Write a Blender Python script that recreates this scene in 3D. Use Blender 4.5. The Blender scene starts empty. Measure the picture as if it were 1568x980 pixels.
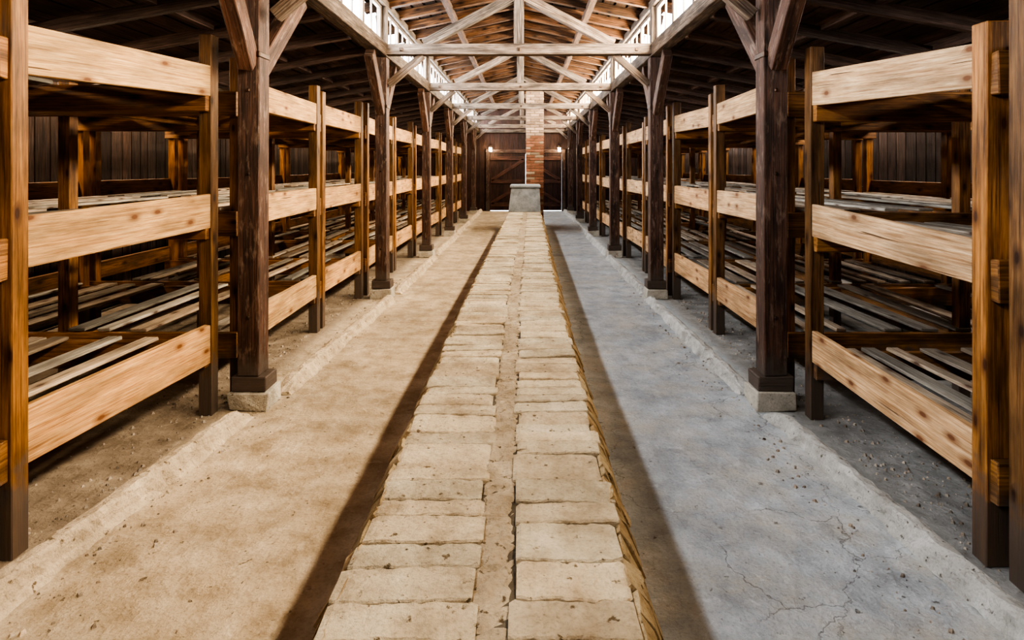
import bpy, math, random, bmesh
from mathutils import Vector, Matrix
R = random.Random(7)
scene = bpy.context.scene
V = Vector

# ------------------------------------------------------------ node helpers
def new_mat(name):
    m = bpy.data.materials.new(name); m.use_nodes = True
    nt = m.node_tree; nt.nodes.clear()
    out = nt.nodes.new('ShaderNodeOutputMaterial')
    b = nt.nodes.new('ShaderNodeBsdfPrincipled')
    nt.links.new(b.outputs[0], out.inputs[0])
    return m, nt, b
def mapping(nt, src, sc):
    m = nt.nodes.new('ShaderNodeMapping'); m.inputs['Scale'].default_value = sc
    nt.links.new(src, m.inputs[0]); return m.outputs[0]
def noise(nt, vec, scale, detail=4, rough=.55, dist=0):
    n = nt.nodes.new('ShaderNodeTexNoise')
    n.inputs['Scale'].default_value = scale; n.inputs['Detail'].default_value = detail
    n.inputs['Roughness'].default_value = rough; n.inputs['Distortion'].default_value = dist
    nt.links.new(vec, n.inputs['Vector']); return n.outputs['Fac']
def ramp(nt, fac, stops):
    r = nt.nodes.new('ShaderNodeValToRGB'); e = r.color_ramp.elements
    while len(e) < len(stops): e.new(.5)
    for i, (p, c) in enumerate(stops):
        e[i].position = p
        if not isinstance(c, (tuple, list)): c = (c, c, c)
        e[i].color = (*c[:3], 1)
    nt.links.new(fac, r.inputs[0]); return r.outputs[0]
def mix(nt, a, b, fac, mode='MIX'):
    m = nt.nodes.new('ShaderNodeMix'); m.data_type = 'RGBA'; m.blend_type = mode
    for sock, val in ((m.inputs[0], fac), (m.inputs[6], a), (m.inputs[7], b)):
        if hasattr(val, 'is_output'): nt.links.new(val, sock)
        elif isinstance(val, (tuple, list)): sock.default_value = (*val[:3], 1)
        else: sock.default_value = val
    return m.outputs[2]
def math_n(nt, op, a, b=0.0, c=None):
    m = nt.nodes.new('ShaderNodeMath'); m.operation = op
    for i, val in enumerate((a, b) if c is None else (a, b, c)):
        if hasattr(val, 'is_output'): nt.links.new(val, m.inputs[i])
        else: m.inputs[i].default_value = val
    return m.outputs[0]
def bump(nt, b, h, strength, dist=.01, prev=None):
    n = nt.nodes.new('ShaderNodeBump'); n.inputs['Strength'].default_value = strength
    n.inputs['Distance'].default_value = dist
    nt.links.new(h, n.inputs['Height'])
    if prev: nt.links.new(prev, n.inputs['Normal'])
    nt.links.new(n.outputs[0], b.inputs['Normal']); return n.outputs[0]

def wood(name, dark, mid, light, rough=.7, knots=True, bs=.4, blotch=.5, contrast=(.3, .5, .7), dirt=False, patch=None):
    m, nt, b = new_mat(name)
    uv = nt.nodes.new('ShaderNodeTexCoord').outputs['UV']
    g = noise(nt, mapping(nt, uv, (.9, 30, 1)), 3.0, 5, .62, .5)
    col = ramp(nt, g, [(contrast[0], dark), (contrast[1], mid), (contrast[2], light)])
    bl = noise(nt, mapping(nt, uv, (1.2, 5, 1)), 2.2, 4)
    col = mix(nt, col, ramp(nt, bl, [(.32, 1 - blotch), (.62, 1.0)]), 1.0, 'MULTIPLY')
    fine = noise(nt, mapping(nt, uv, (4, 170, 1)), 3.0, 3)
    col = mix(nt, col, ramp(nt, fine, [(.3, .55), (.6, 1.0)]), .85, 'MULTIPLY')
    if patch:
        pn = noise(nt, mapping(nt, uv, (2.5, 9, 1)), 2.5, 6, .65)
        col = mix(nt, col, patch, ramp(nt, pn, [(.54, 0), (.66, .7)]))
    if knots:
        v = nt.nodes.new('ShaderNodeTexVoronoi'); v.voronoi_dimensions = '2D'; v.inputs['Scale'].default_value = 1
        nt.links.new(mapping(nt, uv, (3.4, 7.5, 1)), v.inputs['Vector'])
        sep = nt.nodes.new('ShaderNodeSeparateColor'); nt.links.new(v.outputs['Color'], sep.inputs[0])
        on = math_n(nt, 'GREATER_THAN', sep.outputs[0], .5)
        kn = ramp(nt, v.outputs['Distance'], [(.06, 1), (.10, .6), (.24, 0)])
        k = math_n(nt, 'MULTIPLY', kn, on)
        col = mix(nt, col, (dark[0]*.4, dark[1]*.32, dark[2]*.3), k)
    sp = noise(nt, mapping(nt, uv, (.9, 34, 1)), 1.6, 2, .4, .2)
    spm = ramp(nt, sp, [(.27, 1), (.295, 0)])
    col = mix(nt, col, (dark[0]*.3, dark[1]*.3, dark[2]*.3), spm)
    at = nt.nodes.new('ShaderNodeVertexColor'); at.layer_name = 'tint'
    col = mix(nt, col, at.outputs[0], 1.0, 'MULTIPLY')
    if dirt:
        p = nt.nodes.new('ShaderNodeNewGeometry').outputs['Position']
        sx = nt.nodes.new('ShaderNodeSeparateXYZ'); nt.links.new(p, sx.inputs[0])
        z = math_n(nt, 'ADD', sx.outputs[2], math_n(nt, 'MULTIPLY', noise(nt, p, 12, 4), -.5))
        col = mix(nt, col, (.085, .065, .052), ramp(nt, z, [(-.0, .85), (.16, 0)]))
    nt.links.new(col, b.inputs['Base Color'])
    b.inputs['Roughness'].default_value = rough
    b.inputs['Specular IOR Level'].default_value = .3
    s = math_n(nt, 'ADD', g, math_n(nt, 'MULTIPLY', fine, .6))
    s = math_n(nt, 'SUBTRACT', s, spm)
    bump(nt, b, s, bs, .006)
    return m

M_rail  = wood('pine_rail', (.34,.16,.060), (.60,.34,.145), (.76,.49,.245), blotch=.45)
M_post  = wood('orange_post', (.13,.050,.015), (.38,.165,.045), (.54,.27,.085), rough=.5, blotch=.7, dirt=True)
M_slat  = wood('grey_slat', (.19,.14,.10), (.39,.31,.23), (.56,.47,.37), blotch=.5)
M_dark  = wood('dark_post', (.03,.014,.009), (.080,.040,.026), (.17,.09,.058), rough=.6, bs=.9, knots=False, blotch=.7, patch=(.17,.12,.09), dirt=True)
M_truss = wood('weathered_truss', (.06,.038,.026), (.18,.13,.095), (.38,.31,.25), bs=.7, knots=False, blotch=.75, patch=(.06,.035,.022))
M_roof  = wood('roof_board', (.010,.0045,.002), (.038,.017,.007), (.09,.044,.018), bs=.6, blotch=.7)
M_sroof = wood('dark_roof_board', (.04,.024,.02), (.10,.064,.052), (.18,.12,.095), bs=.6, knots=False)
M_wall  = wood('wall_board', (.018,.012,.010), (.065,.042,.032), (.15,.10,.072), bs=.6, knots=False)
M_fwall = wood('end_wall_board', (.015,.007,.005), (.048,.020,.013), (.09,.042,.025), bs=.5, knots=False)
M_frame = wood('window_frame_wood', (.10,.07,.05), (.20,.15,.12), (.3,.25,.2), knots=False)

def clay(name, c1, c2, c3, tint=True, bs=.6, pits=.6):
    m, nt, b = new_mat(name)
    p = nt.nodes.new('ShaderNodeNewGeometry').outputs['Position']
    a = noise(nt, p, 5, 8, .66)
    col = ramp(nt, a, [(.3, c1), (.5, c2), (.68, c3)])
    f = noise(nt, p, 90, 4, .6)
    col = mix(nt, col, ramp(nt, f, [(.3, .68), (.5, 1.0)]), .75, 'MULTIPLY')
    pit = ramp(nt, noise(nt, p, 30, 5, .6), [(.31, 0), (.375, 1)])
    col = mix(nt, (c1[0]*.5, c1[1]*.47, c1[2]*.42), col, pit)
    if tint:
        at = nt.nodes.new('ShaderNodeVertexColor'); at.layer_name = 'tint'
        col = mix(nt, col, at.outputs[0], 1.0, 'MULTIPLY')
    nt.links.new(col, b.inputs['Base Color'])
    b.inputs['Roughness'].default_value = .92
    b.inputs['Specular IOR Level'].default_value = .15
    n1 = bump(nt, b, noise(nt, p, 14, 8, .68), bs, .035)
    bump(nt, b, pit, pits, .012, n1)
    return m
M_clay = clay('clay_brick', (.33,.25,.16), (.52,.42,.29), (.67,.565,.415), bs=1.0)
M_mort = clay('clay_mortar', (.27,.20,.125), (.44,.345,.235), (.58,.475,.34), bs=1.0)
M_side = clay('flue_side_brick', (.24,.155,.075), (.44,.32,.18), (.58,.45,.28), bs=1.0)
M_conc = clay('kerb_concrete', (.34,.30,.25), (.50,.455,.39), (.64,.59,.52), bs=1.0)
M_cement = clay('stove_cement', (.17,.17,.17), (.25,.26,.26), (.34,.345,.34), bs=.4)
M_brick = clay('red_brick', (.75,.75,.75), (.9,.9,.9), (1,1,1), bs=.5)
M_earth = clay('earth_crumbs', (.16,.12,.09), (.28,.23,.18), (.42,.35,.28), bs=.8)

def floor_mat():
    m, nt, b = new_mat('floor_concrete')
    p = nt.nodes.new('ShaderNodeNewGeometry').outputs['Position']
    sx = nt.nodes.new('ShaderNodeSeparateXYZ'); nt.links.new(p, sx.inputs[0])
    X = sx.outputs[0]
    big = noise(nt, p, 1.1, 6, .6)
    medium = noise(nt, p, 5, 9, .62)
    fine = noise(nt, p, 70, 5, .65)
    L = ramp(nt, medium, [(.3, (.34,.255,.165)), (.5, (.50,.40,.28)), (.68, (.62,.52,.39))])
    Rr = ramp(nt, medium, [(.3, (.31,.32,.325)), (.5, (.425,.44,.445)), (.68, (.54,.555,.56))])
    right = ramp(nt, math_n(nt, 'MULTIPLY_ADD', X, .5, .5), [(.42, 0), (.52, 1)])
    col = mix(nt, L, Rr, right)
    col = mix(nt, col, ramp(nt, big, [(.3, .68), (.65, 1.1)]), 1.0, 'MULTIPLY')
    dust = ramp(nt, noise(nt, p, 2.3, 8, .7), [(.46, 0), (.62, .65)])
    col = mix(nt, col, (.50,.45,.37), math_n(nt, 'MULTIPLY', dust, right))
    sc = ramp(nt, noise(nt, p, 9, 10, .78, 1.5), [(.55, 0), (.68, .55)])
    col = mix(nt, col, mix(nt, (.70,.61,.48), (.66,.67,.67), right), sc)
    stain = ramp(nt, noise(nt, p, 3.1, 7, .7), [(.30, .55), (.42, 0)])
    col = mix(nt, col, mix(nt, (.26,.19,.12), (.24,.23,.22), right), stain)
    col = mix(nt, col, ramp(nt, fine, [(.3, .64), (.50, 1.0)]), .65, 'MULTIPLY')
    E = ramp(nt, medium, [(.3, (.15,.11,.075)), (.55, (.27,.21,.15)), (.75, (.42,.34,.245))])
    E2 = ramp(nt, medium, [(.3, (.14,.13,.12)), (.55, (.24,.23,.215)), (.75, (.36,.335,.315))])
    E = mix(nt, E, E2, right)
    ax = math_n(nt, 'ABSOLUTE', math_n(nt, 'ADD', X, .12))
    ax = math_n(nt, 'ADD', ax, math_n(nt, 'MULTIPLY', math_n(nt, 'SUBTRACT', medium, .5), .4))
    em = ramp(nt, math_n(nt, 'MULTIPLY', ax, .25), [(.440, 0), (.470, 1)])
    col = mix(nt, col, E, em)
    wv = nt.nodes.new('ShaderNodeVectorMath'); wv.operation = 'MULTIPLY_ADD'
    nz = nt.nodes.new('ShaderNodeTexNoise'); nz.inputs['Scale'].default_value = 3; nz.inputs['Detail'].default_value = 7
    nz.inputs['Roughness'].default_value = .6
    nt.links.new(p, nz.inputs['Vector']); nt.links.new(nz.outputs['Color'], wv.inputs[0])
    wv.inputs[1].default_value = (.5, .5, .0); nt.links.new(p, wv.inputs[2])
    vo = nt.nodes.new('ShaderNodeTexVoronoi'); vo.feature = 'DISTANCE_TO_EDGE'; vo.inputs['Scale'].default_value = 1.15
    nt.links.new(wv.outputs[0], vo.inputs['Vector'])
    cr = ramp(nt, vo.outputs['Distance'], [(.0, 1), (.004, 0)])
    cm = ramp(nt, noise(nt, p, .9, 2), [(.40, 0), (.50, 1)])
    rm = ramp(nt, math_n(nt, 'MULTIPLY_ADD', X, .5, .5), [(.5, .2), (.6, 1)])
    crk = math_n(nt, 'MULTIPLY', math_n(nt, 'MULTIPLY', cr, cm), rm)
    crk = math_n(nt, 'MULTIPLY', crk, math_n(nt, 'SUBTRACT', 1.0, em))
    col = mix(nt, col, (.13,.11,.09), math_n(nt, 'MULTIPLY', crk, .7))
    pit = ramp(nt, noise(nt, p, 18, 5, .62), [(.29, 0), (.345, 1)])
    col = mix(nt, mix(nt, col, (.17,.125,.085), .6), col, pit)
    nt.links.new(col, b.inputs['Base Color'])
    b.inputs['Roughness'].default_value = .85
    b.inputs['Specular IOR Level'].default_value = .25
    n1 = bump(nt, b, medium, .9, .05)
    n2 = bump(nt, b, pit, .9, .014, n1)
    n3 = bump(nt, b, fine, .4, .006, n2)
    bump(nt, b, math_n(nt, 'SUBTRACT', 1.0, crk), .45, .008, n3)
    return m
M_floor = floor_mat()

def emis(name, col, s):
    m, nt, b = new_mat(name)
    b.inputs['Base Color'].default_value = (*col, 1)
    b.inputs['Emission Color'].default_value = (*col, 1)
    b.inputs['Emission Strength'].default_value = s
    return m
M_bulb = emis('lamp_glass', (1,.85,.6), 22)
mm, nt_, b_ = new_mat('iron'); b_.inputs['Roughness'].default_value=.5; b_.inputs['Metallic'].default_value=.8
g_ = noise(nt_, nt_.nodes.new('ShaderNodeTexCoord').outputs['Object'], 20); nt_.links.new(ramp(nt_, g_, [(.3,(.03,.025,.02)),(.7,(.1,.06,.04))]), b_.inputs['Base Color'])
M_iron = mm

# ------------------------------------------------------------ mesh builder
class MB:
    def __init__(s): s.v=[]; s.f=[]; s.uv=[]; s.c=[]; s.m=[]; s.mats=[]
    def mi(s, mat):
        if mat not in s.mats: s.mats.append(mat)
        return s.mats.index(mat)
    def hexa(s, c, mat, tint=1.0, L=None):
        b = len(s.v); s.v += [tuple(x) for x in c]
        if isinstance(tint, (int, float)): tint = (tint,)*3
        k = s.mi(mat)
        L = (V(c[4]) - V(c[0])).length
        w = (V(c[1]) - V(c[0])).length; h = (V(c[2]) - V(c[1])).length
        ou, ov = R.uniform(0, 50), R.uniform(0, 50)
        acc = 0
        for i in range(4):
            j = (i+1) % 4; d = w if i % 2 == 0 else h
            s.f.append((b+i, b+4+i, b+4+j, b+j))
            s.uv += [(ou, ov+acc), (ou+L, ov+acc), (ou+L, ov+acc+d), (ou, ov+acc+d)]
            acc += d
            s.m.append(k); s.c += [tint]*4
        for q in ((0,1,2,3), (7,6,5,4)):
            s.f.append(tuple(b+i for i in q))
            s.uv += [(ou, ov), (ou+w*.3, ov), (ou+w*.3, ov+h), (ou, ov+h)]
            s.m.append(k); s.c += [tint]*4
    def loft(s, rings, mat, tint):
        if isinstance(tint, (int, float)): tint = (tint,)*3
        k = s.mi(mat); n = len(rings[0]); b = len(s.v)
        for r in rings: s.v += [tuple(p) for p in r]
        for i in range(len(rings)-1):
            for j in range(n):
                j2 = (j+1) % n
                s.f.append((b+i*n+j, b+(i+1)*n+j, b+(i+1)*n+j2, b+i*n+j2))
                s.uv += [(0,0),(.1,0),(.1,.1),(0,.1)]; s.m.append(k); s.c += [tint]*4
        for base in (b, b+(len(rings)-1)*n):
            s.f.append(tuple(base+j for j in range(n))); s.uv += [(0,0)]*n; s.m.append(k); s.c += [tint]*n
    def beam(s, p0, p1, w, h, mat, tint=1.0, jit=0.0, up=None):
        p0, p1 = V(p0), V(p1); d = (p1-p0).normalized()
        if up is None: up = V((0,1,0)) if abs(d.z) > .9 else V((0,0,1))
        else: up = V(up)
        sd = d.cross(up).normalized(); u = sd.cross(d)
        c = []
        for p in (p0, p1):
            for a, bb in ((-1,-1), (1,-1), (1,1), (-1,1)):
                q = p + sd*(a*w/2) + u*(bb*h/2)
                if jit: q = q + V((R.uniform(-jit,jit), R.uniform(-jit,jit), R.uniform(-jit,jit)))
                c.append(q)
        s.hexa(c, mat, tint)
    def box(s, x0, x1, y0, y1, z0, z1, mat, tint=1.0, axis='z', jit=0.0):
        cx, cy, cz = (x0+x1)/2, (y0+y1)/2, (z0+z1)/2
        if axis == 'z': s.beam((cx,cy,z0), (cx,cy,z1), x1-x0, y1-y0, mat, tint, jit)
        elif axis == 'y': s.beam((cx,y0,cz), (cx,y1,cz), x1-x0, z1-z0, mat, tint, jit)
        else: s.beam((x0,cy,cz), (x1,cy,cz), y1-y0, z1-z0, mat, tint, jit)
    def make(s, name, bevel=.004, segs=1, origin=None, smooth=False):
        me = bpy.data.meshes.new(name)
        o = V(origin) if origin else V((0,0,0))
        me.from_pydata([tuple(V(v)-o) for v in s.v], [], s.f)
        uvl = me.uv_layers.new(name='UVMap')
        for i, u in enumerate(s.uv): uvl.data[i].uv = u
        ca = me.color_attributes.new('tint', 'FLOAT_COLOR', 'CORNER')
        for i, c in enumerate(s.c): ca.data[i].color = (*c, 1)
        for m in s.mats: me.materials.append(m)
        me.polygons.foreach_set('material_index', s.m); me.update()
        ob = bpy.data.objects.new(name, me); scene.collection.objects.link(ob)
        ob.location = o
        bm = bmesh.new(); bm.from_mesh(me); bmesh.ops.recalc_face_normals(bm, faces=bm.faces); bm.to_mesh(me); bm.free()
        if bevel:
            md = ob.modifiers.new('bevel', 'BEVEL'); md.width = bevel; md.segments = segs; md.limit_method = 'ANGLE'
        return ob
def tv(lo=.8, hi=1.12, warm=.05):
    t = R.uniform(lo, hi); w = R.uniform(-warm, warm)
    return (t*(1+w), t, t*(1-w))

YB, YF = -3.2, 22.5
XL, XR = -4.75, 4.65
PX_L, PX_R = -1.74, 1.62
PY = [0.60 + 3.4*i for i in range(-1, 7)]
BAY = 3.4

# ------------------------------------------------------------ floor
b = MB()
b.hexa([(XL-.1,YB-.1,-.1),(XR+.1,YB-.1,-.1),(XR+.1,YB-.1,0),(XL-.1,YB-.1,0),(XL-.1,YF+.1,-.1),(XR+.1,YF+.1,-.1),(XR+.1,YF+.1,0),(XL-.1,YF+.1,0)], M_floor)
b.make('floor', 0)

# ------------------------------------------------------------ walls
def board_wall_x(name, x, sgn):
    b = MB()
    b.box(min(x, x+sgn*.06)+sgn*.03, max(x, x+sgn*.06)+sgn*.03, YB, YF, 0, 2.72, M_wall, .4, 'y')
    y = YB
    while y < YF:
        w = R.uniform(.14, .2)
        b.box(x-.014, x+.014, y+.006, min(y+w-.009, YF), .02, 2.6, M_wall, tv(.45, 1.6), 'z')
        y += w
    for z in (.1, 1.3, 2.45):
        b.box(x-sgn*.06-.02, x-sgn*.06+.025, YB, YF, z-.05, z+.05, M_wall, 1.3, 'y')
    return b.make(name, .002)
board_wall_x('wall_left', XL, -1)
board_wall_x('wall_right', XR, 1)
def board_wall_y(name, y, sgn, mat, holes=()):
    b = MB()
    x = XL
    while x < XR:
        w = R.uniform(.15, .2); x1 = min(x+w, XR)
        t = (x+x1)/2
        top = 3.05 - (abs(t-(-.06))-1.75)*.19 if abs(t+.06) > 1.8 else 4.0 - abs(t+.06)*.23
        z0 = .0
        for hx0, hx1, hz in holes:
            if hx0-.02 < t < hx1+.02: z0 = hz
        ya, yb2 = (y, y+.03) if sgn > 0 else (y-.03, y)
        b.box(x, x1-.004, ya, yb2, z0, top, mat, tv(.6, 1.3), 'z')
        ya, yb2 = (y+.031, y+.06) if sgn > 0 else (y-.06, y-.031)
        b.box(x-.01, x1+.01, ya, yb2, z0, top+.06, mat, .5, 'z')
        x = x1
    return b
bw = board_wall_y('wall_far', YF, 1, M_fwall, holes=((-1.26, 1.4, 2.12),))
bw.box(-1.40,-1.257, YF-.06, YF, 0, 2.28, M_dark, .9); bw.box(1.397,1.54, YF-.06, YF, 0, 2.28, M_dark, .9)
bw.box(-1.40,1.54, YF-.08, YF, 2.15, 2.28, M_dark, 1.1, 'x'); bw.box(XL,XR, YF-.08, YF, 2.9, 3.02, M_truss, .8, 'x')
bw.make('wall_far', .002)
board_wall_y('wall_near', YB, -1, M_wall).make('wall_near', .002)

def door(name, x0, x1, flip):
    b = MB(); Y = YF-.048
    n = 8; w = (x1-x0)/n
    b.box(x0, x1, Y+.026, Y+.04, .03, 2.148, M_fwall, .5)
    for i in range(n):
        b.box(x0+i*w+.003, x0+(i+1)*w-.003, Y-.005, Y+.025, .03, 2.148, M_fwall, tv(.7,1.25), 'z')
    for z in (.25, 1.1, 1.95): b.box(x0+.03, x1-.03, Y-.035, Y-.006, z-.07, z+.07, M_fwall, 1.9, 'x')
    for za, zb in ((.3, 1.05), (1.15, 1.9)):
        xa, xb = (x0+.06, x1-.06) if flip else (x1-.06, x0+.06)
        b.beam((xa, Y-.021, za), (xb, Y-.021, zb), .028, .12, M_fwall, 2.0, up=(0,0,1))
    b.box(x1-.12 if flip else x0+.08, x1-.08 if flip else x0+.12, Y-.06, Y-.036, .95, 1.2, M_iron)
    b.make(name, .002)
door('door_1', -1.255, .066, True)
door('door_2', .074, 1.395, False)

# ------------------------------------------------------------ roofs
RC = -.06
b = MB()
for sg, xe in ((-1, -2.0), (1, 1.88)):
    ze, zr = 3.66, 4.06
    b.hexa([(RC,YB,zr+.03),(xe,YB,ze+.03),(xe,YB,ze+.09),(RC,YB,zr+.09),(RC,YF,zr+.03),(xe,YF,ze+.03),(xe,YF,ze+.09),(RC,YF,zr+.09)], M_sroof, .2)
    n = 12
    for i in range(n):
        t0, t1 = i/n, (i+1)/n - .014
        xa, xb = RC+(xe-RC)*t0, RC+(xe-RC)*t1
        za, zb = zr+(ze-zr)*t0, zr+(ze-zr)*t1
        yy = YB
        while yy < YF:
            y2 = min(yy+R.uniform(2.5, 4.5), YF)
            b.hexa([(xa,yy,za),(xb,yy,zb),(xb,yy,zb+.025),(xa,yy,za+.025),(xa,y2-.004,za),(xb,y2-.004,zb),(xb,y2-.004,zb+.025),(xa,y2-.004,za+.025)], M_roof, tv(.4, 1.3))
            yy = y2
    y = YB+.3
    while y < YF:
        b.beam((RC, y, zr-.06), (xe, y, ze-.06), .08, .12, M_roof, tv(1.8, 3.6), .004)
        y += .62
b.beam((RC, YB, 3.93), (RC, YF, 3.93), .09, .12, M_roof, 2.6)
for xm, zz in ((-1.0, 3.74), (.88, 3.74)):
    b.beam((xm, YB, zz), (xm, YF, zz), .08, .08, M_roof, 2.6)
b.make('ceiling_centre', .002)

def side_roof(name, xi, xo, zi=3.10, zo=2.55):
    b = MB(); n = 15
    b.hexa([(xi,YB,zi+.03),(xo,YB,zo+.03),(xo,YB,zo+.09),(xi,YB,zi+.09),(xi,YF,zi+.03),(xo,YF,zo+.03),(xo,YF,zo+.09),(xi,YF,zi+.09)], M_sroof, .6)
    for i in range(n):
        t0, t1 = i/n, (i+1)/n-.008
        xa, xb, za, zb = xi+(xo-xi)*t0, xi+(xo-xi)*t1, zi+(zo-zi)*t0, zi+(zo-zi)*t1
        yy = YB
        while yy < YF:
            y2 = min(yy+R.uniform(2.5, 4.5), YF)
            b.hexa([(xa,yy,za),(xb,yy,zb),(xb,yy,zb+.025),(xa,yy,za+.025),(xa,y2-.004,za),(xb,y2-.004,zb),(xb,y2-.004,zb+.025),(xa,y2-.004,za+.025)], M_sroof, tv(.6, 1.7))
            yy = y2
    for t in (.33, .66):
        b.beam((xi+(xo-xi)*t, YB, zi+(zo-zi)*t-.04), (xi+(xo-xi)*t, YF, zi+(zo-zi)*t-.04), .07, .08, M_sroof, 1.5)
    y = YB+.2
    while y < YF:
        b.beam((xi, y, zi-.10), (xo, y, zo-.10), .06, .10, M_sroof, tv(1.0, 1.9), .003)
        y += .85
    b.make(name, .002)
side_roof('ceiling_left', PX_L-.08, XL-.1)
side_roof('ceiling_right', PX_R+.08, XR+.1)

# ------------------------------------------------------------ clerestory
for nm, px, s in (('left', PX_L, -1), ('right', PX_R, 1)):
    b = MB()
    for i in range(-1, 8):
        ya = max(YB, PY[0]+i*BAY) if i >= 0 else YB
        yb = min(YF, PY[0]+i*BAY+BAY)
        if yb > ya: b.beam((px, ya, 3.04), (px, yb, 3.04), .14, .16, M_truss, tv(.75, 1.0), .004)
    b.beam((px, YB, 3.62), (px, YF, 3.62), .12, .10, M_truss, .8)
    b.make('beam_'+nm, .006)
wi = 0
for nm, px, s, col, pw in (('L', PX_L, -1, (.88,.94,1.0), 75), ('R', PX_R, 1, (1.0,.84,.62), 130)):
    ys = [YB] + [p+.075 for p in PY] + [YF]
    for a, c in zip(ys[:-1], ys[1:]):
        if c-a < .8: continue
        wi += 1
        xw = px + s*.01
        b = MB()
        b.box(xw-.02, xw+.02, a+.07, c-.07, 3.121, 3.16, M_frame, 1, 'y')
        b.box(xw-.02, xw+.02, a+.07, c-.07, 3.53, 3.569, M_frame, 1, 'y')
        n = max(2, int(round((c-a)/.8)))
        for k in range(n+1):
            yy = a+.07 + (c-a-.14-.07)*k/n
            b.box(xw-.02, xw+.02, yy, yy+.07, 3.16, 3.53, M_frame, 1, 'z')
            if k < n:
                ym = yy + (c-a-.21)/n/2+.035
                b.box(xw-.010, xw+.010, ym-.012, ym+.012, 3.16, 3.53, M_frame, 1, 'z')
        b.make('window_%d' % wi, .002)
        ld = bpy.data.lights.new('window_daylight', 'AREA'); ld.shape = 'RECTANGLE'
        ld.size = (c-a)-.15; ld.size_y = .38; ld.energy = pw*(c-a)/3.4*(1.35 if s > 0 and 3 < a < 11 else 1); ld.color = col
        lo = bpy.data.objects.new('window_daylight', ld); scene.collection.objects.link(lo)
        lo.location = (px + s*.055, (a+c)/2, 3.345)
        lo.rotation_euler = V((-s, 0, -.12)).to_track_quat('-Z', 'Y').to_euler()
# added fill under the eaves, no real fittings; brightens back walls and bunks
for x, s in ((XL+.17, 1), (XR-.17, -1)):
    for k in range(4):
        ld = bpy.data.lights.new('eave_fill_light', 'AREA'); ld.shape = 'RECTANGLE'
        ld.size = 6.0; ld.size_y = .12; ld.energy = 36; ld.color = (1.0,.80,.58) if s > 0 else (1.0,.88,.76)
        lo = bpy.data.objects.new('eave_fill_light', ld); scene.collection.objects.link(lo)
        lo.location = (x, -.1+6.3*k, 2.40)
        zax = -V((s*.8, 0, -1)).normalized(); xax = V((0,1,0)); yax = zax.cross(xax)
        lo.rotation_euler = Matrix((xax, yax, zax)).transposed().to_euler()

# ------------------------------------------------------------ main posts
def main_post(px, y, w, dx=0, first=False):
    b = MB(); x = px+dx
    b.box(x-.13, x+.13, y-.02, y+.20, 0, .125, M_conc, (1.0,1.0,.97), 'z', .012)
    b.box(x-.115, x+.115, y-.005, y+.185, .126, .225, M_dark, 2.0, 'x', .004)
    b.box(x-w/2, x+w/2, y, y+.15, .226, 2.95, M_dark, tv(1.1, 1.5), 'z', .004)
    for sg in (-1, 1):
        if first and sg < 0: continue
        y0 = y+.075+sg*.07
        b.beam((x, y0, 2.28), (px, y0+sg*.56, 2.90), .10, .14, M_dark, tv(1.2, 1.9), .004, up=(0, sg*-1, 1))
    b.box(x-w/2-.006, x+w/2+.006, y-.006, y+.156, 2.33, 2.37, M_iron)
    for zz in (1.55, 2.1, .6):
        b.box(x-.012, x+.012, y-.012, y, zz, zz+.024, M_iron)
    b.make('timber_post', .006, 1, origin=(x, y+.075, 0))
for i, y in enumerate(PY):
    main_post(PX_L, y, .145, -.072 if i == 2 else 0, i == 0)
    main_post(PX_R, y, .16, .04 if i == 2 else 0, i == 0)

# ------------------------------------------------------------ roof trusses
for i, y in enumerate(PY):
    b = MB(); yc = y+.075; T = lambda: tv(.7, 1.4)
    b.beam((PX_L-.10, yc-.02, 3.045), (PX_R+.10, yc-.02, 3.045), .13, .13, M_truss, T(), .005)
    b.beam((RC, yc, 3.115), (RC, yc, 3.87), .12, .11, M_truss, T(), .004)
    b.beam((-1.22, yc, 3.115), (RC-.06, yc, 3.70), .10, .11, M_truss, T(), .004)
    b.beam((1.10, yc, 3.115), (RC+.06, yc, 3.70), .10, .11, M_truss, T(), .004)
    b.beam((PX_L+.075, yc, 2.62), (PX_L+.50, yc, 2.98), .08, .085, M_truss, T(), .004)
    b.beam((PX_R-.085, yc, 2.62), (PX_R-.50, yc, 2.98), .08, .085, M_truss, T(), .004)
    for px in (PX_L, PX_R):
        b.box(px-.06, px+.06, yc-.06, yc+.06, 3.121, 3.57, M_truss, .9)
    for bx in (PX_L+.25, RC, PX_R-.25):
        b.box(bx-.02, bx+.02, yc-.10, yc-.085, 3.02, 3.06, M_iron)
    b.make('roof_truss', .005, 1, origin=(RC, yc, 3.0))

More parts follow.
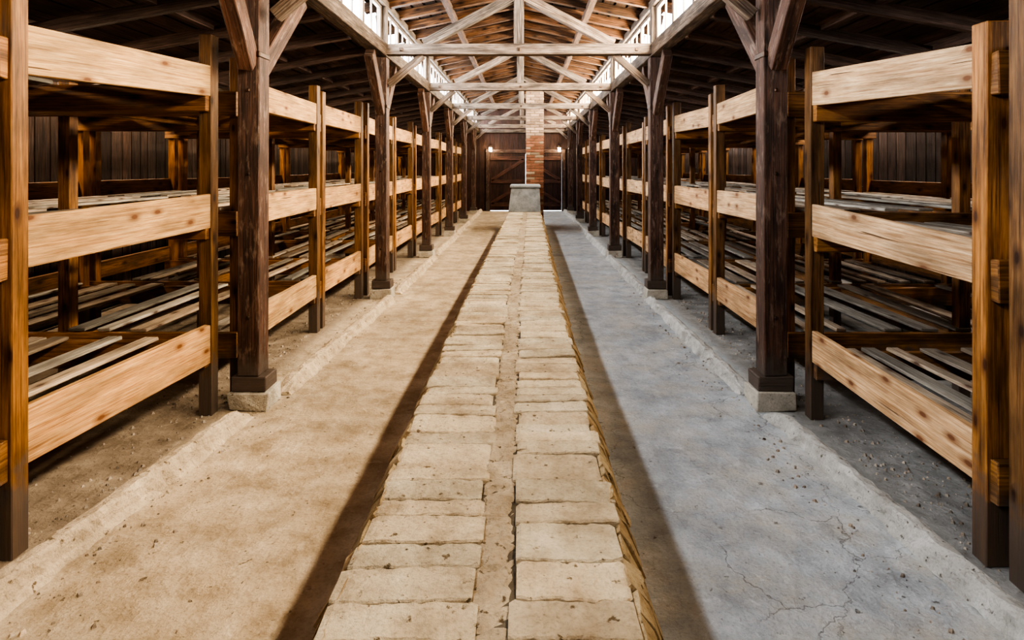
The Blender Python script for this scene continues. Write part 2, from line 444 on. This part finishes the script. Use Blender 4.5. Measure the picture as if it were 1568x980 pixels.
# ------------------------------------------------------------ bunks
def bunk(y0, y1, xa, xb, s, xo, hts, topA, topB, pw=.085, pwA=None):
    b = MB(); pd = .085
    pwA = pwA or pw
    def post(x, y, w, top, t=None):
        b.box(min(x, x+s*w), max(x, x+s*w), y, y+pd, 0, top, M_post, t or tv(.7, 1.15), 'z', .003)
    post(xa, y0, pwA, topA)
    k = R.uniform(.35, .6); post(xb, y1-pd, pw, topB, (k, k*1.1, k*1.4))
    xm = (xa+xo)/2
    post(xo-s*.09, y0, .08, 2.3); post(xo-s*.09, y1-pd, .08, 2.3)
    post(xm, y0, .08, 2.2, .8)
    for k, (lo, hi, lo2, hi2) in enumerate(hts):
        t = tv(.80, 1.15)
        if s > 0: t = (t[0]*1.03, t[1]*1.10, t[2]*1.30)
        ya, yb = y0+pd, y1-pd
        x1, x2 = xa+s*.006, xb+s*.006
        c = [(x1,ya,lo),(x1+s*.04,ya,lo),(x1+s*.04,ya,hi),(x1,ya,hi),(x2,yb,lo2),(x2+s*.04,yb,lo2),(x2+s*.04,yb,hi2),(x2,yb,hi2)]
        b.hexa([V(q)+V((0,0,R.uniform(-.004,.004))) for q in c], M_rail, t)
        z1 = (hi+hi2)/2-.10; z0 = z1-.17
        for yy in (y0-.046, y1-pd-.05):
            tt = tv(.6, 1.0)
            xs = (xa if yy < y0 else xb)+s*.012
            b.box(min(xs, xo), max(xs, xo), yy, yy+.045, z0, z1, M_post, tt, 'x', .003)
        b.box(min(xo, xo-s*.04), max(xo, xo-s*.04), y0+pd, y1-pd, z1+.0, z1+.17, M_post, .7, 'y')
        b.box(xm-.02, xm+.02, y0+pd, y1-pd-.05, z0+.04, z1-.002, M_post, .7, 'y')
        x = xa+s*.10 if abs(xa) > abs(xb) else xb+s*.10
        while abs(x) < abs(xo)-.12:
            w = R.uniform(.07, .125)
            if R.random() > .12:
                sk = R.uniform(-.06, .06)
                e0, e1 = R.uniform(-.03, 0), R.uniform(-.05, 0)
                b.beam((x+s*w/2, y0-.012+e0*.3, z1+.013+R.uniform(0,.006)), (x+s*w/2+sk, y1-pd-.002+e1, z1+.013+R.uniform(0,.006)), w, .022, M_slat, tv(.5, 1.45, .11), .002)
            x += s*(w+R.uniform(.06, .17))
    b.make('bunk_bed', .004, 1, origin=((xa+xo)/2, (y0+y1)/2, 0))

def H(z=0, j=.012):
    o = [R.uniform(-j, j) for _ in range(6)]
    base = [(.355,.575),(1.19,1.40),(2.03,2.23)]
    return [(lo+o[2*i]+z, hi+o[2*i]+z, lo+o[2*i+1]+z, hi+o[2*i+1]+z) for i, (lo, hi) in enumerate(base)]
XO_L, XO_R = -4.35, 4.25
HL0 = [(.355,.60,.345,.59),(1.18,1.395,1.215,1.43),(1.99,2.20,2.06,2.26)]
bunk(2.47, 4.00, -2.08, -2.01, -1, XO_L, HL0, 2.42, 2.46, .085, .13)
bunk(0.62, 2.38, -2.14, -2.14, -1, XO_L, H(), 2.4, 2.4)
bunk(-1.1, .53, -2.14, -2.14, -1, XO_L, H(), 2.4, 2.4)
bunk(-2.95, -1.2, -2.14, -2.14, -1, XO_L, H(), 2.4, 2.4)
HR0 = [(.315,.515,.37,.565),(1.12,1.305,1.165,1.37),(1.93,2.115,1.99,2.205)]
bunk(2.43, 3.94, 1.85, 1.82, 1, XO_R, HR0, 2.19, 2.37, .085, .12)
bunk(0.62, 2.36, 1.88, 1.88, 1, XO_R, H(-.03), 2.3, 2.3)
bunk(-1.1, .53, 1.88, 1.88, 1, XO_R, H(-.03), 2.3, 2.3)
bunk(-2.95, -1.2, 1.88, 1.88, 1, XO_R, H(-.03), 2.3, 2.3)
for n in range(5):
    o = 3.4*n
    if 4.2+o+1.8 < YF:
        bunk(4.22+o, 5.97+o, -1.96, -2.0, -1, XO_L, H(), R.uniform(2.36,2.44), R.uniform(2.36,2.42))
        bunk(4.22+o, 5.90+o, 1.80, 1.84, 1, XO_R, H(-.01), R.uniform(2.3,2.4), R.uniform(2.33,2.4))
    if 7.5+o < YF:
        bunk(6.05+o, 7.50+o, -2.0, -1.98, -1, XO_L, H(), R.uniform(2.36,2.42), R.uniform(2.4,2.46))
        bunk(5.98+o, 7.46+o, 1.84, 1.82, 1, XO_R, H(-.01), R.uniform(2.3,2.4), R.uniform(2.34,2.42))

# ------------------------------------------------------------ brick flue
def fc(y):
    return -.095 + max(0, min(1, (y-5)/10))*.11
FT = .50; hw = .39; FE = 15.14
b = MB()
ys = [-1.8 + .6*i for i in range(29)]; ys = [y for y in ys if y < FE-.1]+[FE]
for y0, y1 in zip(ys[:-1], ys[1:]):
    c0, c1 = fc(y0), fc(y1)
    b.hexa([(c0-hw+.012,y0,FT-.16),(c0+hw-.012,y0,FT-.16),(c0+hw-.012,y0,FT-.016),(c0-hw+.012,y0,FT-.016),
            (c1-hw+.012,y1,FT-.16),(c1+hw-.012,y1,FT-.16),(c1+hw-.012,y1,FT-.016),(c1-hw+.012,y1,FT-.016)], M_mort, .26)
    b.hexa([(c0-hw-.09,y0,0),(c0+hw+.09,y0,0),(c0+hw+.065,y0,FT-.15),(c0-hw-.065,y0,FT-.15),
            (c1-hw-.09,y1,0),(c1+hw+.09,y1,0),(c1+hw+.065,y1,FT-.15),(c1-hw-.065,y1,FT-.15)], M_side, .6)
def walk(n, amp, corr=.6):
    v = 0; out = []
    for _ in range(n):
        v = v*corr + R.uniform(-amp, amp); out.append(v)
    return out
def lay(x0f, x1f, pitch, big):
    y = -1.8
    edge = walk(22, .003)
    while y < FE-.02:
        L = R.choice(pitch)*R.uniform(.84, 1.14)
        if R.random() < big: L *= 1.5
        L = min(L, FE-y)
        near = y < 8
        n = 22 if near else 5
        if len(edge) != n: edge = walk(n, .003)
        nxt = walk(n, .003, .9)
        if L == FE-y: nxt = [0]*n
        c = fc(y+L/2)
        x0, x1 = c+x0f+R.uniform(-.014, .014), c+x1f+R.uniform(-.018, .018)
        g = R.uniform(-.0005, .0035); g2 = R.uniform(-.0005, .0035)
        gn, gm = walk(n, .0028, .8), walk(n, .0028, .8)
        tl, tr = R.uniform(-.007, .006), R.uniform(-.007, .006); ft = R.uniform(-.005,.005)
        zz = walk(n, .0016); rings = []
        for i in range(n):
            t = i/(n-1); x = x0+(x1-x0)*t
            z = FT + tl*(1-t)+tr*t + zz[i]
            e = 1 if 0 < i < n-1 else 0
            z -= (1-e)*R.uniform(.002, .006)
            ya = y+edge[i]+max(0.0003, g+gn[i])+(1-e)*.006; yb = y+L+nxt[i]-max(0.0003, g2+gm[i])-(1-e)*.006
            r = R.uniform(.002, .007)
            ym = (ya+yb)/2
            rings.append([(x,ya,FT-.05),(x,ya,z-ft-.005),(x,ya+r,z-ft),(x,ym-.02,z-ft*.4+R.uniform(-.0022,.0015)),(x,ym+.02,z+ft*.4+R.uniform(-.0022,.0015)),(x,yb-r,z+ft),(x,yb,z+ft-.005),(x,yb,FT-.05)])
        b.loft(rings, M_clay, tv(.80, 1.08, .03))
        y += L; edge = nxt
lay(-hw, -.035, (.09, .11, .13, .125, .12), .08)
lay(.062, hw, (.09, .11, .13, .125, .12), .08)
y = -1.8
rings = []
while y < FE-.03:
    c = fc(y)
    pts = []
    for k, xx in enumerate((-.045, -.03, -.005, .02, .045, .066)):
        zz = FT - .007 + R.uniform(-.010, .005) - (.008 if k in (0, 5) else 0)
        pts.append((c+xx+R.uniform(-.006,.006), y+R.uniform(-.004,.004), zz))
    rings.append([(c-.045,y,FT-.05)]+pts+[(c+.066,y,FT-.05)])
    y += .022 if y < 8 else .06
b.loft(rings, M_mort, .9)
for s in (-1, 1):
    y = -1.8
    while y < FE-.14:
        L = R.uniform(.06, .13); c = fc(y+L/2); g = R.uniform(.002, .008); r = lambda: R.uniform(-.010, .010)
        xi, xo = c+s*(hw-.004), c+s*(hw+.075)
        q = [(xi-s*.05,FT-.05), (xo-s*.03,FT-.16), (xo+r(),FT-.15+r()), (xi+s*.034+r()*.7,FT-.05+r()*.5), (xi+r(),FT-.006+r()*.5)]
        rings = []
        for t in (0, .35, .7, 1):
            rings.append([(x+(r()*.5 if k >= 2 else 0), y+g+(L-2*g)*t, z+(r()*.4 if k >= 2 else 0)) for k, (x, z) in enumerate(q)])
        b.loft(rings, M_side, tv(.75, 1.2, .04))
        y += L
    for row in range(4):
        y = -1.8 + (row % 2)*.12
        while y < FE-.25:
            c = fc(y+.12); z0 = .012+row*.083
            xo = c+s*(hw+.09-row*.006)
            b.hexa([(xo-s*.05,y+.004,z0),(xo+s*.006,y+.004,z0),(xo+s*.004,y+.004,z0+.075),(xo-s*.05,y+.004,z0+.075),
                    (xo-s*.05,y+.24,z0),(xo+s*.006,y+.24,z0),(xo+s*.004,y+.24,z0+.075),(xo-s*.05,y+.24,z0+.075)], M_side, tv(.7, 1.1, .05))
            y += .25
b.make('brick_flue', 0)

# ------------------------------------------------------------ stove block and chimney
b = MB(); c = .015
b.hexa([(c-.41,15.16,0),(c+.42,15.16,0),(c+.42,16.5,0),(c-.41,16.5,0),(c-.40,15.16,.5),(c+.42,15.16,.5),(c+.42,16.5,.5),(c-.40,16.5,.5)], M_side, .8)
b.hexa([(c-.40,15.17,.5),(c+.41,15.17,.5),(c+.41,16.5,.5),(c-.40,16.5,.5),(c-.33,15.3,1.10),(c+.38,15.3,1.10),(c+.38,16.5,1.10),(c-.33,16.5,1.10)], M_cement, 1.0)
b.box(c-.36, c+.41, 15.25, 16.5, 1.10, 1.16, M_cement, 1.1, 'x', .004)
b.make('masonry_stove', .01, 2)
b = MB()
cx0, cx1, cy0, cy1 = .06, .54, 16.55, 17.03
b.box(cx0+.012, cx1-.012, cy0+.012, cy1-.012, 0, 4.3, M_mort, (.5,.45,.4))
z = .0; row = 0
while z < 4.3:
    whit = z > 2.45
    for side in range(4):
        off = 0 if row % 2 else .12
        t = -off
        while t < .48:
            a, e = max(0, t), min(.48, t+.235)
            if e-a > .03:
                if whit:
                    q = R.uniform(.40, .85); tt = (.62*q, .43*q, .31*q)
                else:
                    k = R.random(); q = R.uniform(.6, 1.2); tt = (.30*q, .13*q, .075*q) if k > .2 else (.38*q,.27*q,.18*q)
                if side == 0: b.box(cx0+a+.004, cx0+e-.004, cy0, cy0+.05, z+.006, z+.068, M_brick, tt)
                elif side == 1: b.box(cx0+a+.004, cx0+e-.004, cy1-.05, cy1, z+.006, z+.068, M_brick, tt)
                elif side == 2: b.box(cx0, cx0+.05, cy0+a+.004, cy0+e-.004, z+.006, z+.068, M_brick, tt)
                else: b.box(cx1-.05, cx1, cy0+a+.004, cy0+e-.004, z+.006, z+.068, M_brick, tt)
            t += .245
    z += .075; row += 1
b.make('brick_chimney', .004)

# ------------------------------------------------------------ kerbs
def kerb(name, pts, w=.105, h=.09):
    me = bpy.data.meshes.new(name); bm = bmesh.new()
    prof = [(-.7,-.02),(-.50,.45),(-.38,.85),(-.1,1.0),(.22,1.0),(.36,.85),(.46,.35),(.62,-.02)]
    rows = []
    for (xa, ya), (xb, yb) in zip(pts[:-1], pts[1:]):
        n = max(2, int((yb-ya)/.05))
        for k in range(n):
            t = k/n; rows.append((xa+(xb-xa)*t, ya+(yb-ya)*t))
    rows.append(pts[-1]); pr = None
    sg = 1 if pts[0][0] < 0 else -1
    lf = 0
    for i, (x, y) in enumerate(rows):
        lf = lf*.88+R.uniform(-.14, .14)
        e = min(1, i/4+.25, (len(rows)-1-i)/4+.25)
        r = [bm.verts.new((x+sg*(u*w*(1+lf*.3)+R.uniform(-.008,.008)+lf*.05), y+R.uniform(-.01,.01), max(-.005, z*h*e*(1+lf*.7)+R.uniform(-.007,.007)))) for u, z in prof]
        if pr:
            for a in range(len(prof)-1): bm.faces.new((pr[a], pr[a+1], r[a+1], r[a]))
        else: bm.faces.new(r)
        pr = r
    bm.faces.new(pr[::-1])
    bmesh.ops.recalc_face_normals(bm, faces=bm.faces); bm.to_mesh(me); bm.free()
    ca = me.color_attributes.new('tint', 'FLOAT_COLOR', 'CORNER')
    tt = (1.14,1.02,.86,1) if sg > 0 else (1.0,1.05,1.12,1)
    for d in ca.data: d.color = tt
    me.materials.append(M_conc)
    ob = bpy.data.objects.new(name, me); scene.collection.objects.link(ob)
kerb('concrete_kerb', [(-1.96,-3),(-1.95,1.2),(-1.93,2.3),(-1.83,3.4),(-1.79,3.90)])
kerb('concrete_kerb', [(1.76,-3),(1.73,1.2),(1.70,2.1),(1.62,3.6),(1.60,3.90)])
for i in range(2, 8):
    y0 = PY[i]+.28; y1 = (PY[i+1] if i+1 < len(PY) else YF-.1)-.06
    a, d = (-1.70, -1.60) if i == 2 else (-1.60, -1.57)
    kerb('concrete_kerb', [(a, y0), (d, y1)])
    kerb('concrete_kerb', [(1.56 if i == 2 else 1.53, y0), (1.50, y1)])

# ------------------------------------------------------------ crumbs
b = MB()
for k in range(3600):
    y = R.uniform(1.0, 9)
    if R.random() < .5: x = -2.0-abs(R.gauss(0, .28)) if R.random() < .75 else -1.82+abs(R.gauss(0,.14))
    else: x = 1.82+abs(R.gauss(0, .28)) if R.random() < .85 else 1.5-abs(R.gauss(0,.1))
    if abs(x) > 4: continue
    r = R.choice((.003,.004,.005,.007,.011))*R.uniform(.7, 1.3)
    base = [(x+r*math.cos(a)*R.uniform(.7,1.2), y+r*math.sin(a)*R.uniform(.7,1.2), 0) for a in (0,1.57,3.14,4.71)]
    top = [(px*.6+x*.4, py*.6+y*.4, r*R.uniform(.6,1.1)) for px, py, _ in base]
    b.hexa(base+top, M_earth, tv(.7, 1.8, .05))
b.make('rubble_crumbs', 0)

# ------------------------------------------------------------ lamps
for x in (-1.22, 1.30):
    b = MB()
    b.box(x-.05, x+.05, YF-.12, YF-.085, 2.30, 2.42, M_iron)
    b.beam((x, YF-.10, 2.36), (x, YF-.22, 2.36), .02, .02, M_iron)
    b.box(x-.05, x+.05, YF-.27, YF-.19, 2.20, 2.34, M_bulb)
    b.make('wall_lamp', .02, 3)
    ld = bpy.data.lights.new('lamp_glow', 'POINT'); ld.energy = 6; ld.color = (1,.8,.5); ld.shadow_soft_size = .05
    lo = bpy.data.objects.new('lamp_glow', ld); scene.collection.objects.link(lo); lo.location = (x, YF-.4, 2.25)

# ------------------------------------------------------------ world / camera
w = bpy.data.worlds.new('World'); scene.world = w; w.use_nodes = True
bg = w.node_tree.nodes['Background']; bg.inputs[0].default_value = (.85,.93,1,1); bg.inputs[1].default_value = 3.0
cam = bpy.data.cameras.new('camera'); co = bpy.data.objects.new('camera', cam); scene.collection.objects.link(co)
co.location = (0, 0, 1.6); co.rotation_euler = (math.radians(90), 0, 0)
cam.sensor_width = 36; cam.lens = 931/1568*36; cam.shift_x = -.0115; cam.shift_y = -.1486
cam.clip_start = .05
scene.camera = co
scene.view_settings.view_transform = 'AgX'
try: scene.view_settings.look = 'AgX - High Contrast'
except Exception: pass
scene.view_settings.exposure = 1.4
